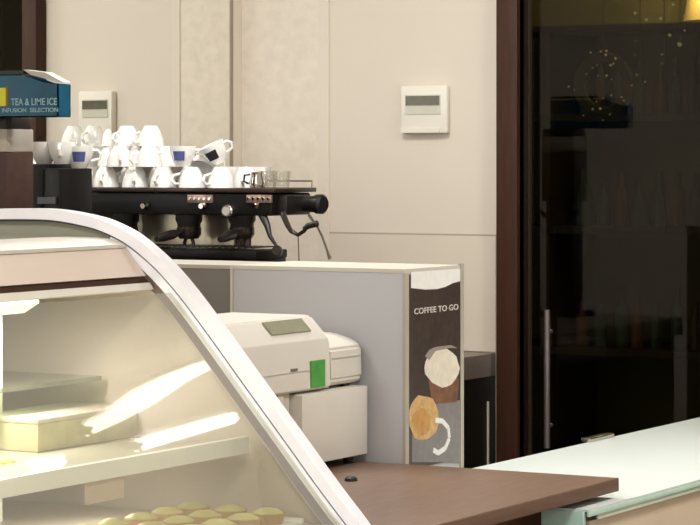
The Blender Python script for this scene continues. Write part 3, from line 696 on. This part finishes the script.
# interior
bx('back_wall', (-3.12, 2.3, .90), (-3.10, YE+.01, 1.443), liner_m, dc)
bx('deck', (-3.1, 2.3, .90), (gx-.03, YE+.005, .975), liner_m, dc)
bx('upper_shelf', (-3.09, 2.35, 1.20), (-2.72, YE-.01, 1.208), pane('shelf_glass', (205, 215, 196), 1.2, .02, body=(200, 200, 176), bodyf=.25), dc, label='glass upper shelf')
bx('middle_shelf', (-3.09, 2.35, 1.092), (-2.432, YE-.01, 1.102), mat('shelf_grey', (190, 184, 166), .3, var=.03, coat=.3), dc)
bx('shelf_lip', (-2.432, 2.35, 1.088), (-2.420, YE-.004, 1.116), shelfw_m, dc, label='white middle shelf lip')
a = WX(0, 315, -2.75); b = WX(12, 315, -2.75)
k = B(); box(k, (-2.79, b.y-.05, .975), (-2.77, b.y, 1.34))
for i in range(12): box(k, (-2.771, b.y-.03, .99+i*.029), (-2.768, b.y-.02, 1.003+i*.029))
obj('shelf_upright', k, shelfw_m, dc, label='slotted white shelf upright')
bx('rear_post', (-3.0, 3.42, .975), (-2.97, 3.46, 1.40), mat('brown_post', (150, 118, 84), .5), dc)
# base
bx('base_front', (-3.13, 2.28, .0), (gx+.012, YE+.04, .90), mat('case_base_grey', (178, 172, 164), .4), dc)
bx('bottom_rail', (gx-.02, 2.29, .895), (gx+.016, YE-.008, gz+.004), alu_m, dc, .003)

# ------------------------------------------------------------------ pastries
def tart(x, y, z, label, m, r=.03):
    t = thing('lemon_tart', label, 'pastry', (x, y, z), 'pastries in the display case')
    k = B(); lathe(k, [(0, 0), (r*.8, 0), (r, .018), (r*.9, .018), (0, .012)], (x, y, z), 18); obj('crust', k, crust_m, t)
    k = B(); lathe(k, [(r*.88, .012), (r*.86, .019), (r*.5, .025), (0, .027)], (x, y, z), 18); obj('topping', k, m, t)
for j, (Xr, nm) in enumerate(((-2.335, 'front'), (-2.41, 'second'), (-2.485, 'third'))):
    for i in range(7):
        y = 3.85-i*.078
        tart(Xr, y, .9825, 'round lemon-yellow tart, %s from the end frame in the %s row' % (ORD[i], nm), tart_m)
k = B(); box(k, (-2.53, 3.34, .9755), (-2.295, 3.90, .982), .002)
for (a, b) in (((-2.53, 3.34, .98), (-2.525, 3.90, .988)), ((-2.53, 3.34, .98), (-2.295, 3.345, .988)), ((-2.53, 3.895, .98), (-2.295, 3.90, .988))): box(k, a, b)
tag(obj('tray', k, shelfw_m), 'white tray holding rows of yellow tarts on the case deck', 'tray')
a = WX(38, 430, -2.66); b = WX(150, 410, -2.66)
t = thing('cake_slab', 'long pale green-beige cake slab at the back of the middle shelf', 'cake', (-2.72, (a.y+b.y)/2, 1.102))
bx('sponge', (-2.80, a.y, 1.102), (-2.66, b.y, 1.150), mat('pistachio_sponge', (196, 190, 148), .6, var=.1, scale=30), t, .003); bx('icing', (-2.802, a.y-.002, 1.149), (-2.658, b.y+.002, 1.158), cakew_m, t, .003)
a = WX(84, 490, -2.45)
t = thing('price_tag', 'small pinkish price holder under the white shelf lip', 'price tag', (-2.45, a.y, 1.0755))
pt = WX(86, 480, -2.425); pu = WX(124, 495, -2.425)
bx('card', (-2.428, pt.y, 1.087-.034), (-2.425, pu.y, 1.0875), mat('pink_card', (206, 186, 170), .5, var=.03), t)
bx('clip', (-2.431, pt.y+.02, 1.07), (-2.428, pu.y-.02, 1.0878), alu_m, t)
for i in range(6):
    y = WX(4+i*4, 440, -2.56).y-.02*i
    k = B(); lathe(k, [(0, 0), (.013, .001), (.017, .008), (.013, .016), (.006, .02), (0, .021)], (-2.50-.035*(i % 2), WX(2+i*5, 436, -2.50).y-.0, 1.1022), 14)
    tag(obj('biscuit', k, mat('golden_biscuit', (226, 200, 112), .6, var=.2, scale=60, bump=.4)), 'small golden biscuit on the middle shelf, %s from left' % ORD[i], 'biscuit', 'biscuits on the middle shelf')
# narrow tube lamps on the ceiling above the counter
for nm, xa, ya2, xb, yb2 in (('over the back of the glass counter', -1.93, 5.70, -2.05, 6.38), ('beside it nearer the door', -1.865, 5.94, -1.90, 6.42), ('further from the wall', -1.85, 5.28, -1.86, 5.60)):
    t = thing('tube_lamp', 'narrow white ceiling tube lamp '+nm, 'lamp', ((xa+xb)/2, (ya2+yb2)/2, 2.70), 'tube lamps on the shop ceiling')
    k = B(); tube(k, [(xa, ya2, 2.715), (xb, yb2, 2.715)], .016, 12); obj('lamp_tube', k, mat('bright_tube', (255, 248, 232), .4, var=.01, emit=10), t)
    k = B(); tube(k, [(xa, ya2, 2.75), (xb, yb2, 2.75)], .02, 6); obj('batten', k, alu_m, t)
    for (x, y) in ((xa, ya2), (xb, yb2)):
        k = B(); tube(k, [(x, y, 2.70), (x, y, 2.799)], .012, 8); obj('lamp_holder', k, alu_m, t)
